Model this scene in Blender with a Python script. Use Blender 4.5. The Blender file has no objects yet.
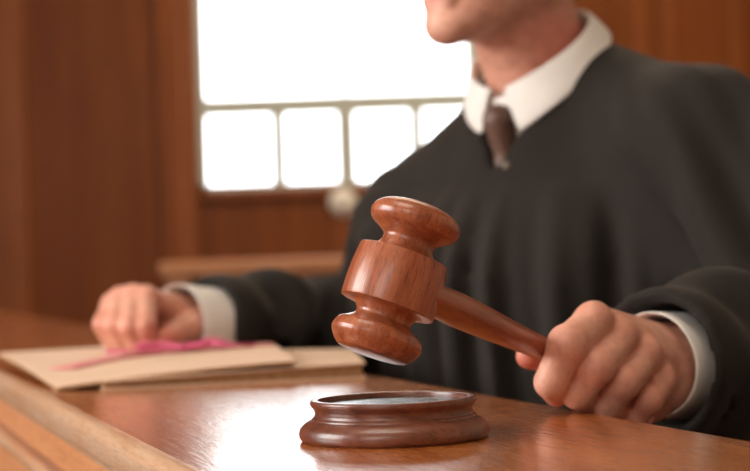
import bpy, bmesh, math, random
import numpy as np
from mathutils import Vector, Matrix
random.seed(4)

# ------------------------------------------------------------------ camera
ZC = 1.357            # lens height
DESK = 1.25           # height of the ledge top
FPX = 1770.0
roll = math.radians(1.9)
pitch = math.atan(24.5 / FPX)
F = Vector((0, math.cos(pitch), math.sin(pitch)))
U0 = Vector((0, -math.sin(pitch), math.cos(pitch)))
R0 = Vector((1, 0, 0))
RV = math.cos(roll) * R0 - math.sin(roll) * U0
UV = math.sin(roll) * R0 + math.cos(roll) * U0
CAM = Vector((0, 0, ZC))
C = bpy.context.scene.collection
cd = bpy.data.cameras.new('camera')
cam = bpy.data.objects.new('camera', cd)
C.objects.link(cam)
cam.matrix_world = Matrix(((RV.x, UV.x, -F.x, CAM.x), (RV.y, UV.y, -F.y, CAM.y), (RV.z, UV.z, -F.z, CAM.z), (0, 0, 0, 1)))
cd.sensor_width = 36
cd.lens = 36 * FPX / 750
cd.dof.use_dof = True
cd.dof.focus_distance = 1.04
cd.dof.aperture_fstop = 7.5
cd.clip_end = 200
bpy.context.scene.camera = cam

# ------------------------------------------------------------------ world, lights, exposure
sc = bpy.context.scene
w = bpy.data.worlds.new('sky'); sc.world = w; w.use_nodes = True
w.node_tree.nodes['Background'].inputs[0].default_value = (0.93, 0.97, 1.0, 1)
w.node_tree.nodes['Background'].inputs[1].default_value = 5.6
def area(name, loc, target, size, power, col, size_y=None):
    l = bpy.data.lights.new(name, 'AREA'); l.energy = power; l.color = col
    l.shape = 'RECTANGLE'; l.size = size; l.size_y = size_y or size
    o = bpy.data.objects.new(name, l); C.objects.link(o); o.location = loc
    o.rotation_euler = (Vector(target) - Vector(loc)).to_track_quat('-Z', 'Y').to_euler()
    return o
area('side_window_light', (-2.95, 0.9, 2.35), (0.2, 1.4, 1.2), 1.9, 84, (1.0, 0.93, 0.85), 1.5)
area('ceiling_lamp_light', (-0.3, 0.9, 3.9), (0.1, 1.5, 1.2), 1.3, 34, (1.0, 0.88, 0.74))
area('far_ceiling_lamp_light', (0.4, 4.9, 3.9), (0.4, 5.6, 1.0), 1.6, 85, (1.0, 0.80, 0.58))
area('front_fill_light', (-1.3, -2.4, 2.7), (0.2, 1.4, 1.2), 2.2, 52, (1.0, 0.94, 0.86), 1.6)  # added soft fill that brightens the hand; the front wall has no window
sc.view_settings.view_transform = 'Standard'
sc.view_settings.look = 'None'
sc.view_settings.gamma = 1
sc.view_settings.exposure = 0.0
sc.view_settings.use_curve_mapping = False

def PX(px, py, d):
    r = F + (px - 375) / FPX * RV + (235.5 - py) / FPX * UV
    return CAM + r * (d / r.y)
def PZ(px, py, z):
    r = F + (px - 375) / FPX * RV + (235.5 - py) / FPX * UV
    return CAM + r * ((z - CAM.z) / r.z)

# ------------------------------------------------------------------ materials
def newmat(name):
    m = bpy.data.materials.new(name); m.use_nodes = True
    nt = m.node_tree; return m, nt, nt.nodes['Principled BSDF']
def ramp(nt, fac, stops):
    r = nt.nodes.new('ShaderNodeValToRGB'); nt.links.new(fac, r.inputs[0])
    e = r.color_ramp.elements
    while len(e) < len(stops): e.new(0.5)
    for el, (p, c) in zip(e, stops): el.position = p; el.color = (c[0], c[1], c[2], 1)
    return r.outputs[0]
def coords(nt, scale, rot=(0, 0, 0), kind='Object'):
    t = nt.nodes.new('ShaderNodeTexCoord'); mp = nt.nodes.new('ShaderNodeMapping')
    mp.inputs['Rotation'].default_value = rot; mp.inputs['Scale'].default_value = scale
    nt.links.new(t.outputs[kind], mp.inputs[0]); return mp.outputs[0]
def noise(nt, vec, scale, detail=4, rough=0.55, dist=0.0):
    n = nt.nodes.new('ShaderNodeTexNoise'); nt.links.new(vec, n.inputs['Vector'])
    n.inputs['Scale'].default_value = scale; n.inputs['Detail'].default_value = detail
    n.inputs['Roughness'].default_value = rough; n.inputs['Distortion'].default_value = dist
    return n.outputs['Fac']
def bump(nt, h, strength, dist, bs):
    b = nt.nodes.new('ShaderNodeBump'); b.inputs['Strength'].default_value = strength
    b.inputs['Distance'].default_value = dist; nt.links.new(h, b.inputs['Height'])
    nt.links.new(b.outputs[0], bs.inputs['Normal']); return b
def mixc(nt, fac, a, b, mode='MIX'):
    m = nt.nodes.new('ShaderNodeMix'); m.data_type = 'RGBA'; m.blend_type = mode
    for s, i in ((fac, 0), (a, 6), (b, 7)):
        if isinstance(s, (int, float)): m.inputs[i].default_value = s
        elif isinstance(s, tuple): m.inputs[i].default_value = (*s, 1)
        else: nt.links.new(s, m.inputs[i])
    return m.outputs[2]
def wood(name, dark, mid, light, scale=(1, 1, 1), rot=(0, 0, 0), rough=0.3, coat=0.0, bstr=0.1, streak=3.0, pores=0.35, rvar=0.0, coatr=0.12):
    m, nt, bs = newmat(name)
    v = coords(nt, scale, rot)
    n1 = noise(nt, v, streak, 5, 0.6, 0.6)
    n2 = noise(nt, v, streak * 7, 3, 0.6)
    c = ramp(nt, n1, [(0.3, dark), (0.5, mid), (0.72, light)])
    p = ramp(nt, n2, [(0.36, (1 - pores,) * 3), (0.5, (1, 1, 1))])
    c = mixc(nt, 1.0, c, p, 'MULTIPLY')
    nt.links.new(c, bs.inputs['Base Color'])
    bs.inputs['Roughness'].default_value = rough
    if rvar:
        mr = nt.nodes.new('ShaderNodeMapRange'); nt.links.new(n2, mr.inputs[0])
        mr.inputs[1].default_value = 0.3; mr.inputs[2].default_value = 0.7
        mr.inputs[3].default_value = rough + rvar; mr.inputs[4].default_value = rough
        nt.links.new(mr.outputs[0], bs.inputs['Roughness'])
    bs.inputs['Coat Weight'].default_value = coat; bs.inputs['Coat Roughness'].default_value = coatr
    bump(nt, n2, bstr, 0.001, bs)
    return m
def plain(name, col, rough=0.6, var=0.0, scale=40, bstr=0.0, spec=0.5, metal=0.0, sheen=0.0):
    m, nt, bs = newmat(name)
    v = coords(nt, (1, 1, 1)); n = noise(nt, v, scale, 4)
    c = ramp(nt, n, [(0.3, tuple(x * (1 - var) for x in col)), (0.7, tuple(min(1, x * (1 + var)) for x in col))])
    nt.links.new(c, bs.inputs['Base Color'])
    bs.inputs['Roughness'].default_value = rough; bs.inputs['Specular IOR Level'].default_value = spec
    bs.inputs['Metallic'].default_value = metal
    bs.inputs['Sheen Weight'].default_value = sheen
    if bstr: bump(nt, n, bstr, 0.001, bs)
    return m

EDGE = math.atan2(-0.301, 0.954)       # heading of the ledge, measured from +Y
M = {}
M['gavel'] = wood('gavel wood', (0.24, 0.055, 0.022), (0.36, 0.098, 0.038), (0.46, 0.145, 0.060), (55, 55, 5), rough=0.36, coat=0.35, bstr=0.08, streak=3.0, pores=0.42, coatr=0.16)
M['handle'] = wood('handle wood', (0.24, 0.050, 0.016), (0.34, 0.082, 0.026), (0.43, 0.12, 0.04), (45, 45, 4), rough=0.36, coat=0.3, bstr=0.05, streak=2.2, pores=0.3)
M['block'] = wood('block wood', (0.085, 0.024, 0.014), (0.15, 0.044, 0.023), (0.21, 0.068, 0.034), (10, 40, 40), rough=0.36, coat=0.3, bstr=0.08, streak=1.6, pores=0.4, coatr=0.15)
M['inlay'] = plain('block inlay', (0.035, 0.045, 0.04), 0.22, 0.6, 160, 0.5)
M['panel'] = wood('wall panel wood', (0.145, 0.037, 0.006), (0.185, 0.049, 0.008), (0.225, 0.063, 0.011), (6, 6, 0.5), rough=0.45, bstr=0.02, streak=1.5, pores=0.15)
M['panel2'] = wood('door wood', (0.19, 0.052, 0.012), (0.25, 0.072, 0.017), (0.30, 0.092, 0.024), (6, 6, 0.5), rough=0.4, bstr=0.02, streak=1.5, pores=0.15)
M['rail'] = wood('oak rail wood', (0.30, 0.115, 0.040), (0.42, 0.17, 0.065), (0.5, 0.22, 0.09), (0.5, 6, 6), rough=0.4, bstr=0.02, streak=1.5, pores=0.15)
M['fascia'] = wood('bench fascia wood', (0.58, 0.24, 0.10), (0.64, 0.28, 0.125), (0.70, 0.33, 0.16), (50, 3, 50), rough=0.42, coat=0.15, bstr=0.1, streak=1.4, pores=0.25)  # base colour raised to carry the side-window light on this face
M['edge'] = wood('highlight moulding wood', (0.60, 0.31, 0.16), (0.74, 0.46, 0.29), (0.84, 0.60, 0.43), (60, 4, 60), rough=0.3, coat=0.6, bstr=0.15, streak=1.4, pores=0.25)  # glossy highlight along the mouldings painted in as a paler base colour
M['white'] = plain('grey window frame paint', (0.52, 0.54, 0.47), 0.6)
M['plaster'] = plain('cream plaster', (0.62, 0.52, 0.40), 0.85, 0.05)
M['floor'] = wood('floorboards', (0.10, 0.04, 0.016), (0.16, 0.065, 0.026), (0.21, 0.09, 0.04), (8, 0.6, 8), rough=0.35, bstr=0.05)
M['carpet'] = plain('dais carpet', (0.10, 0.03, 0.028), 0.95, 0.2, 300)
M['pink'] = plain('pink cotton tape', (0.72, 0.13, 0.26), 0.75, 0.08, 300)
M['band'] = plain('faded pink cotton tape', (0.60, 0.20, 0.20), 0.8, 0.08, 300)
M['paper'] = plain('manila cover', (0.66, 0.46, 0.33), 0.7, 0.05, 14)
M['paper2'] = plain('folder cover', (0.60, 0.41, 0.28), 0.7, 0.05, 14)
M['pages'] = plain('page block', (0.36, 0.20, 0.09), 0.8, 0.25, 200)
M['cloth'] = plain('white shirt cotton', (0.80, 0.765, 0.72), 0.8, 0.02, 300, 0.1)
M['leather'] = plain('dark leather', (0.035, 0.018, 0.012), 0.4, 0.2, 120, 0.2)
M['metal'] = plain('pale nickel', (0.88, 0.82, 0.70), 0.35, 0.03)
M['button'] = plain('dull horn', (0.22, 0.17, 0.13), 0.4)
M['hair'] = wood('grey hair', (0.10, 0.085, 0.07), (0.24, 0.21, 0.18), (0.45, 0.42, 0.38), (20, 20, 120), rough=0.5, bstr=0.8, streak=2, pores=0.4)
M['eye'] = plain('eye white', (0.75, 0.72, 0.68), 0.15)
M['iris'] = plain('iris', (0.05, 0.07, 0.09), 0.1)
M['leaf'] = plain('hedge leaves', (0.10, 0.24, 0.05), 0.7, 0.5, 9, 1.0)

for k_ in ('panel', 'panel2'): M[k_].node_tree.nodes['Principled BSDF'].inputs['Specular IOR Level'].default_value = 0.15
# ledge top: varnished, orange brown, scratched
def desk_material():
    m, nt, bs = newmat('varnished ledge top')
    v = coords(nt, (22, 2.2, 22)); vr = coords(nt, (1, 1, 1))
    g = noise(nt, v, 1.6, 6, 0.6, 0.8)
    c = ramp(nt, g, [(0.28, (0.33, 0.080, 0.012)), (0.5, (0.49, 0.140, 0.024)), (0.75, (0.62, 0.205, 0.042))])
    pr = noise(nt, coords(nt, (260, 22, 260)), 1.0, 4, 0.65)
    p = ramp(nt, pr, [(0.38, (0.62, 0.58, 0.55)), (0.5, (1, 1, 1))])
    c = mixc(nt, 1.0, c, p, 'MULTIPLY')
    # fine pale crazing in the varnish beside the block
    vo = nt.nodes.new('ShaderNodeTexVoronoi'); vo.feature = 'DISTANCE_TO_EDGE'; vo.inputs['Scale'].default_value = 420
    nt.links.new(vr, vo.inputs['Vector'])
    cr = ramp(nt, vo.outputs['Distance'], [(0.0, (1, 1, 1)), (0.06, (0, 0, 0))])
    patch = nt.nodes.new('ShaderNodeVectorMath'); patch.operation = 'DISTANCE'
    nt.links.new(vr, patch.inputs[0]); patch.inputs[1].default_value = CRAZE
    pm = ramp(nt, patch.outputs['Value'], [(0.012, (1, 1, 1)), (0.045, (0, 0, 0))])
    pn = ramp(nt, noise(nt, vr, 260, 3), [(0.45, (0, 0, 0)), (0.6, (1, 1, 1))])
    f1 = mixc(nt, 1.0, cr, pm, 'MULTIPLY'); f1 = mixc(nt, 1.0, f1, pn, 'MULTIPLY')
    c = mixc(nt, f1, c, (0.75, 0.5, 0.32))
    nt.links.new(c, bs.inputs['Base Color'])
    mr = nt.nodes.new('ShaderNodeMapRange'); nt.links.new(pr, mr.inputs[0])
    mr.inputs[1].default_value = 0.35; mr.inputs[2].default_value = 0.6
    mr.inputs[3].default_value = 0.32; mr.inputs[4].default_value = 0.17
    nt.links.new(mr.outputs[0], bs.inputs['Roughness'])
    h = mixc(nt, 0.35, pr, noise(nt, coords(nt, (90, 14, 90)), 1.0, 4, 0.6))
    bump(nt, h, 0.34, 0.0008, bs)
    cbn = [n_ for n_ in nt.nodes if n_.type == 'BUMP'][-1]; nt.links.new(cbn.outputs[0], bs.inputs['Coat Normal'])
    bs.inputs['Coat Weight'].default_value = 1.0; bs.inputs['Coat IOR'].default_value = 1.55; bs.inputs['Coat Roughness'].default_value = 0.21
    return m

def skin_material():
    m, nt, bs = newmat('skin')
    v = coords(nt, (1, 1, 1))
    n = noise(nt, v, 70, 6, 0.7)
    c = ramp(nt, n, [(0.34, (0.56, 0.27, 0.185)), (0.7, (0.78, 0.41, 0.30))])
    at = nt.nodes.new('ShaderNodeAttribute'); at.attribute_name = 'flush'
    c = mixc(nt, at.outputs['Fac'], c, (0.60, 0.13, 0.09))
    nt.links.new(c, bs.inputs['Base Color'])
    bs.inputs['Roughness'].default_value = 0.48
    bs.inputs['Subsurface Weight'].default_value = 0.12
    bs.inputs['Subsurface Radius'].default_value = (0.008, 0.003, 0.0015)
    vo = nt.nodes.new('ShaderNodeTexVoronoi'); vo.inputs['Scale'].default_value = 900
    nt.links.new(v, vo.inputs['Vector'])
    h = mixc(nt, 0.5, vo.outputs['Distance'], noise(nt, v, 220, 3))
    bump(nt, h, 0.5, 0.0008, bs)
    return m
M['skin'] = skin_material()
def robe_material():
    m, nt, bs = newmat('black robe cloth')
    v = coords(nt, (1, 1, 1))
    wv = noise(nt, v, 500, 2)
    c = ramp(nt, wv, [(0.3, (0.0105, 0.0078, 0.0060)), (0.7, (0.0170, 0.0127, 0.0098))])
    nt.links.new(c, bs.inputs['Base Color'])
    bs.inputs['Roughness'].default_value = 0.85
    bs.inputs['Specular IOR Level'].default_value = 0.25; bs.inputs['Sheen Weight'].default_value = 0.06; bs.inputs['Sheen Roughness'].default_value = 0.5
    bs.inputs['Sheen Tint'].default_value = (0.9, 0.78, 0.7, 1)
    return m
M['robe'] = robe_material()
def tie_material():
    m, nt, bs = newmat('brown patterned tie silk')
    v = coords(nt, (1, 1, 1), (0, 0.5, 0.4))
    ch = nt.nodes.new('ShaderNodeTexChecker'); nt.links.new(v, ch.inputs[0]); ch.inputs['Scale'].default_value = 260
    ch.inputs[1].default_value = (0.10, 0.05, 0.035, 1); ch.inputs[2].default_value = (0.17, 0.095, 0.07, 1)
    nt.links.new(ch.outputs[0], bs.inputs['Base Color']); bs.inputs['Roughness'].default_value = 0.5
    return m
M['tie'] = tie_material()
def glass_material():
    m = bpy.data.materials.new('window glass'); m.use_nodes = True; nt = m.node_tree
    nt.nodes.clear(); o = nt.nodes.new('ShaderNodeOutputMaterial')
    t = nt.nodes.new('ShaderNodeBsdfTransparent'); g = nt.nodes.new('ShaderNodeBsdfGlossy'); g.inputs['Roughness'].default_value = 0.02
    mx = nt.nodes.new('ShaderNodeMixShader'); mx.inputs[0].default_value = 0.05
    nt.links.new(t.outputs[0], mx.inputs[1]); nt.links.new(g.outputs[0], mx.inputs[2]); nt.links.new(mx.outputs[0], o.inputs[0])
    return m
M['glass'] = glass_material()

# ------------------------------------------------------------------ object helpers
def setp(o, label=None, cat=None, group=None, kind=None):
    for k, v in (('label', label), ('category', cat), ('group', group), ('kind', kind)):
        if v: o[k] = v
    return o
def empty(name, loc, label, cat, group=None):
    o = bpy.data.objects.new(name, None); o.location = loc; o.empty_display_size = 0.05
    C.objects.link(o); return setp(o, label, cat, group)
def link(name, me, mat, parent=None, smooth=True):
    if smooth:
        me.polygons.foreach_set('use_smooth', [True] * len(me.polygons))
    if mat: me.materials.append(mat)
    o = bpy.data.objects.new(name, me); C.objects.link(o)
    if parent is not None:
        o.parent = parent
        o.matrix_parent_inverse = parent.matrix_world.inverted() if False else Matrix.Translation(-Vector(parent.location))
    return o
def from_bm(name, bm, mat, parent=None, smooth=False, auto=None):
    me = bpy.data.meshes.new(name); bm.normal_update(); bm.to_mesh(me); bm.free()
    o = link(name, me, mat, parent, smooth)
    return o
def box(bm, lo, hi, mat4=None, bevel=0.0):
    r = bmesh.ops.create_cube(bm, size=1)
    vs = r['verts']
    S = [(hi[i] - lo[i]) for i in range(3)]; Cc = [(hi[i] + lo[i]) / 2 for i in range(3)]
    for v in vs:
        v.co = Vector((v.co.x * S[0] + Cc[0], v.co.y * S[1] + Cc[1], v.co.z * S[2] + Cc[2]))
    if bevel:
        es = list({e for v in vs for e in v.link_edges})
        rb = bmesh.ops.bevel(bm, geom=es, offset=bevel, segments=2, affect='EDGES', profile=0.5)
        vs = list({v for v in rb['verts']} | {v for v in vs if v.is_valid})
    if mat4 is not None:
        for v in vs:
            if v.is_valid: v.co = mat4 @ v.co
    return vs
def boxobj(name, lo, hi, mat, parent=None, bevel=0.0):
    bm = bmesh.new(); box(bm, lo, hi, None, bevel)
    return from_bm(name, bm, mat, parent)
def lathe_mesh(name, prof, seg=96):
    vs = []; fs = []
    n = len(prof)
    for (r, z) in prof:
        for k in range(seg):
            a = 2 * math.pi * k / seg; vs.append((r * math.cos(a), r * math.sin(a), z))
    for i in range(n - 1):
        for k in range(seg):
            k2 = (k + 1) % seg
            fs.append((i * seg + k, i * seg + k2, (i + 1) * seg + k2, (i + 1) * seg + k))
    fs.append(tuple(reversed(range(seg)))); fs.append(tuple((n - 1) * seg + k for k in range(seg)))
    me = bpy.data.meshes.new(name); me.from_pydata(vs, [], fs); me.update()
    bm = bmesh.new(); bm.from_mesh(me); bmesh.ops.recalc_face_normals(bm, faces=bm.faces); bm.to_mesh(me); bm.free()
    return me
def smooth_profile(pts, sub=5, corners=()):
    """Catmull-Rom through the points; indices in corners stay sharp."""
    out = []
    n = len(pts)
    for i in range(n - 1):
        p1, p2 = pts[i], pts[i + 1]
        p0 = pts[i - 1] if i > 0 and i not in corners else p1
        p3 = pts[i + 2] if i + 2 < n and (i + 1) not in corners else p2
        for s in range(sub):
            t = s / sub
            out.append(tuple(0.5 * (2 * p1[k] + (-p0[k] + p2[k]) * t + (2 * p0[k] - 5 * p1[k] + 4 * p2[k] - p3[k]) * t * t + (-p0[k] + 3 * p1[k] - 3 * p2[k] + p3[k]) * t ** 3) for k in (0, 1)))
    out.append(tuple(pts[-1]))
    return out
def sharp_by_angle(o, deg=35):
    me = o.data
    bm = bmesh.new(); bm.from_mesh(me)
    for e in bm.edges:
        if len(e.link_faces) == 2: e.smooth = e.calc_face_angle(0) < math.radians(deg)
    bm.to_mesh(me); bm.free()

# ------------------------------------------------------------------ implicit surfaces
def V(p): return np.array((p[0], p[1], p[2]), dtype=np.float32)
def cone(P, a, b, r1, r2):
    a = V(a); b = V(b); ba = b - a
    t = np.clip(((P - a) @ ba) / max(float(ba @ ba), 1e-12), 0, 1)
    d = P - a - t[..., None] * ba
    return np.sqrt((d * d).sum(-1)) - (r1 + (r2 - r1) * t)
def ball(P, c, r): 
    d = P - V(c); return np.sqrt((d * d).sum(-1)) - r
def ellip(P, c, axes, rad):
    """axes: 3 orthonormal vectors, rad: 3 radii"""
    A = np.array([V(x) for x in axes]).T
    q = (P - V(c)) @ A
    r = np.array(rad, dtype=np.float32)
    k0 = np.sqrt(((q / r) ** 2).sum(-1)); k1 = np.sqrt(((q / (r * r)) ** 2).sum(-1)) + 1e-9
    return k0 * (k0 - 1) / k1
def smin(a, b, k):
    h = np.clip(0.5 + 0.5 * (b - a) / k, 0, 1)
    return b + (a - b) * h - k * h * (1 - h)
def smax(a, b, k): return -smin(-a, -b, k)
def nets(fn, lo, hi, h):
    lo = np.array(lo, dtype=np.float32); hi = np.array(hi, dtype=np.float32)
    n = np.ceil((hi - lo) / h).astype(int) + 1
    ax = [lo[i] + h * np.arange(n[i], dtype=np.float32) for i in range(3)]
    val = np.empty(n, dtype=np.float32)
    step = max(1, int(600000 / (n[1] * n[2])))
    for i in range(0, n[0], step):
        X, Y, Z = np.meshgrid(ax[0][i:i + step], ax[1], ax[2], indexing='ij')
        val[i:i + step] = fn(np.stack((X, Y, Z), -1))
    s = val < 0
    cnt = np.zeros(n - 1, dtype=np.int16); acc = np.zeros((*(n - 1), 3), dtype=np.float32)
    def sl(o): return tuple(slice(o[i], n[i] - 1 + o[i]) for i in range(3))
    for axis in range(3):
        o1, o2 = [(a) for a in range(3) if a != axis]
        for da in (0, 1):
            for db in (0, 1):
                b0 = [0, 0, 0]; b0[o1] = da; b0[o2] = db
                b1 = list(b0); b1[axis] = 1
                v0 = val[sl(b0)]; v1 = val[sl(b1)]
                cr = (v0 < 0) != (v1 < 0)
                t = np.where(cr, v0 / np.where(cr, v0 - v1, 1), 0)
                cnt += cr
                for q in range(3):
                    acc[..., q] += np.where(cr, (t if q == axis else float(b0[q])), 0)
    act = cnt > 0
    idx = -np.ones(n - 1, dtype=np.int64); idx[act] = np.arange(act.sum())
    cells = np.argwhere(act)
    verts = lo + h * (cells + acc[act] / cnt[act][:, None])
    faces = []
    for axis in range(3):
        o1, o2 = [(1, 2), (2, 0), (0, 1)][axis]
        m = [slice(None)] * 3; 
        a_ = [slice(1, n[i] - 1) for i in range(3)]; a_[axis] = slice(0, n[axis] - 1)
        b_ = list(a_); b_[axis] = slice(1, n[axis])
        s0 = s[tuple(a_)]; s1 = s[tuple(b_)]
        off = np.array([sl_.start for sl_ in a_])
        for flag in (True, False):
            e = np.argwhere((s0 != s1) & (s0 == flag)) + off
            if not len(e): continue
            def c(d1, d2):
                q = e.copy(); q[:, o1] -= d1; q[:, o2] -= d2
                return idx[q[:, 0], q[:, 1], q[:, 2]]
            quad = np.stack((c(1, 1), c(0, 1), c(0, 0), c(1, 0)), -1)
            if not flag: quad = quad[:, ::-1]
            faces.append(quad)
    return verts, np.concatenate(faces)
def mesh_np(name, v, f):
    me = bpy.data.meshes.new(name)
    me.vertices.add(len(v)); me.vertices.foreach_set('co', np.asarray(v, dtype=np.float32).ravel())
    me.loops.add(f.size); me.loops.foreach_set('vertex_index', f.ravel().astype(np.int32))
    me.polygons.add(len(f)); me.polygons.foreach_set('loop_start', (np.arange(len(f)) * 4).astype(np.int32))
    me.update(calc_edges=True); me.validate()
    return me
def relax(v, f, it=2, lam=0.5):
    """Laplacian smoothing"""
    n = len(v)
    e = np.concatenate([f[:, [0, 1]], f[:, [1, 2]], f[:, [2, 3]], f[:, [3, 0]]]); e = np.concatenate([e, e[:, ::-1]])
    deg = np.bincount(e[:, 0], minlength=n)[:, None]
    for _ in range(it):
        s = np.stack([np.bincount(e[:, 0], weights=v[e[:, 1], q], minlength=n) for q in range(3)], -1)
        v = v + lam * (s / np.maximum(deg, 1) - v)
    return v

# ------------------------------------------------------------------ the room
YB = 7.0          # inner face of the back wall
XL, XR, YF, ZT = -3.0, 3.2, -2.6, 4.0
wx0 = PX(197, 100, YB).x; wx1 = PX(483, 100, YB).x
wz0 = PX(330, 186, YB).z; wz1 = wz0 + 1.55
def struct(name, bm_or, mat, **k):
    o = from_bm(name, bm_or, mat); o['kind'] = 'structure'; return o
bm = bmesh.new(); box(bm, (XL, YF, -0.1), (XR, YB, 0)); struct('floor', bm, M['floor'])
bm = bmesh.new(); box(bm, (XL, YF, ZT), (XR, YB, ZT + 0.1)); struct('ceiling', bm, M['plaster'])
bm = bmesh.new()
box(bm, (XL - 0.1, YB, -0.1), (wx0, YB + 0.16, ZT + 0.1)); box(bm, (wx1, YB, -0.1), (XR + 0.1, YB + 0.16, ZT + 0.1))
box(bm, (wx0, YB, -0.1), (wx1, YB + 0.16, wz0)); box(bm, (wx0, YB, wz1), (wx1, YB + 0.16, ZT + 0.1))
struct('wall_back', bm, M['panel'])
# left wall with its own tall window opening
bm = bmesh.new()
box(bm, (XL - 0.1, YF, -0.1), (XL, -0.1, ZT + 0.1)); box(bm, (XL - 0.1, 1.9, -0.1), (XL, YB, ZT + 0.1))
box(bm, (XL - 0.1, -0.1, -0.1), (XL, 1.9, 1.4)); box(bm, (XL - 0.1, -0.1, 3.2), (XL, 1.9, ZT + 0.1))
struct('wall_left', bm, M['panel'])
bm = bmesh.new(); box(bm, (XR, YF, -0.1), (XR + 0.1, YB, ZT + 0.1)); struct('wall_right', bm, M['plaster'])
bm = bmesh.new(); box(bm, (XL, YF - 0.1, -0.1), (XR, YF, ZT + 0.1)); struct('wall_front', bm, M['plaster'])
# raised judge's platform behind the bench
bm = bmesh.new()
E2 = Vector((-0.301, 0.954, 0)); N2 = Vector((0.954, 0.301, 0))
A0 = PZ(750, 440, DESK); 
def strip(bm, p0, p1, w, z0, z1):
    d = (p1 - p0).normalized(); n = Vector((d.y, -d.x, 0)) * w
    q = [p0, p1, p1 + n, p0 + n]
    vs = [bm.verts.new((a.x, a.y, z)) for z in (z0, z1) for a in q]
    for f in ((3, 2, 1, 0), (4, 5, 6, 7), (0, 1, 5, 4), (1, 2, 6, 5), (2, 3, 7, 6), (3, 0, 4, 7)): bm.faces.new([vs[i] for i in f])
B_far = A0 - N2 * 0.316
strip(bm, B_far - E2 * 2.6 + N2 * 0.07, B_far + E2 * 5.0 + N2 * 0.07, 1.55, 0.0, 0.42)
o = from_bm('trim_1', bm, M['carpet']); o['kind'] = 'structure'

# window: white frame, glazing bars and panes
bm = bmesh.new()
yb0, yb1 = YB + 0.02, YB + 0.08
fw = 0.03
box(bm, (wx0, yb0, wz0), (wx0 + fw, yb1, wz1)); box(bm, (wx1 - 0.06, yb0 - 0.02, wz0), (wx1, yb1, wz1))
box(bm, (wx0, yb0, wz0), (wx1, yb1, wz0 + 0.02)); box(bm, (wx0, yb0, wz1 - fw), (wx1, yb1, wz1))
zb = PX(330, 103, YB).z
o = from_bm('window_1', bm, M['white']); o['kind'] = 'structure'
bm = bmesh.new()
box(bm, (wx0, yb0 + 0.01, zb - 0.034), (wx1, yb1 - 0.01, zb + 0.034))
box(bm, (wx0, yb0 + 0.01, zb + 0.62), (wx1, yb1 - 0.01, zb + 0.65))
for px, hw in ((278, 0.027), (346, 0.036), (417, 0.027)):
    xx = PX(px, 140, YB).x; box(bm, (xx - hw, yb0 + 0.012, wz0), (xx + hw, yb1 - 0.012, zb))
    if hw > 0.03: box(bm, (xx - 0.006, yb0 + 0.012, zb), (xx + 0.006, yb1 - 0.012, wz1))
o2 = from_bm('glazing_bar', bm, M['white'], o)
bm = bmesh.new(); box(bm, (wx0 + 0.01, YB + 0.046, wz0 + 0.01), (wx1 - 0.01, YB + 0.050, wz1 - 0.01)); from_bm('window_pane', bm, M['glass'], o)
bm = bmesh.new()
box(bm, (XL - 0.08, -0.1, 1.4), (XL - 0.03, 1.9, 1.46)); box(bm, (XL - 0.08, -0.1, 3.14), (XL - 0.03, 1.9, 3.2))
for yy in (-0.1, 0.87, 1.84): box(bm, (XL - 0.08, yy, 1.46), (XL - 0.03, yy + 0.06, 3.14))
o = from_bm('window_2', bm, M['white']); o['kind'] = 'structure'

# panelling on the back wall: door leaf with stiles below and beside the window
bm = bmesh.new()
def wallbox(x0, z0, x1, z1, t): box(bm, (x0, YB - t, z0), (x1, YB, z1), None, 0.006)
xs0 = PX(160, 120, YB).x; xs1 = PX(190, 120, YB).x
wallbox(xs0, 0.0, xs0 + 0.035, 3.3, 0.05)
wallbox(xs0 + 0.035, 0.0, wx0 - 0.005, 3.3, 0.03)
wallbox(wx1 + 0.005, 0.0, wx1 + 0.12, 3.3, 0.03)
wallbox(xs0 + 0.035, 3.2, wx1 + 0.12, 3.35, 0.035)
wallbox(wx0 + 0.0, wz0 - 0.04, wx1 + 0.0, wz0 - 0.005, 0.035)
wallbox(wx0 + 0.0, wz0 - 0.36, wx1 + 0.0, wz0 - 0.30, 0.03)
for xx in (PX(345, 220, YB).x,): wallbox(xx - 0.05, 0.0, xx + 0.05, wz0 - 0.04, 0.03)
o = from_bm('trim_2', bm, M['panel2']); o['kind'] = 'structure'
bm = bmesh.new()
wallbox(XL, 0.0, PX(28, 120, YB).x, 3.6, 0.03)
for px in (640, 668, 735):
    xx = PX(px, 30, YB).x; wallbox(xx - 0.02, 0.0, xx + 0.02, 3.6, 0.02)
wallbox(XL, 3.6, XR, 3.75, 0.04)
o = from_bm('trim_3', bm, M['panel2']); o['kind'] = 'structure'
# knob under the window
kc = PX(343, 202, YB - 0.05)
kn = empty('wall_knob', (kc.x, YB - 0.03, kc.z), 'round pale metal knob on the panelling just under the window', 'knob')
prof = smooth_profile([(0.0005, 0.05), (0.022, 0.046), (0.036, 0.03), (0.03, 0.014), (0.012, 0.008), (0.012, 0.0)], 4)
me = lathe_mesh('knob', prof, 32); o = link('knob', me, M['metal'], kn); 
o.rotation_euler = (math.radians(90), 0, 0); o.matrix_parent_inverse = Matrix.Identity(4)
me = lathe_mesh('backplate', [(0.055, 0.0), (0.055, 0.004), (0.048, 0.008)], 32); o = link('backplate', me, M['metal'], kn)
o.rotation_euler = (math.radians(90), 0, 0); o.matrix_parent_inverse = Matrix.Identity(4)

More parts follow.
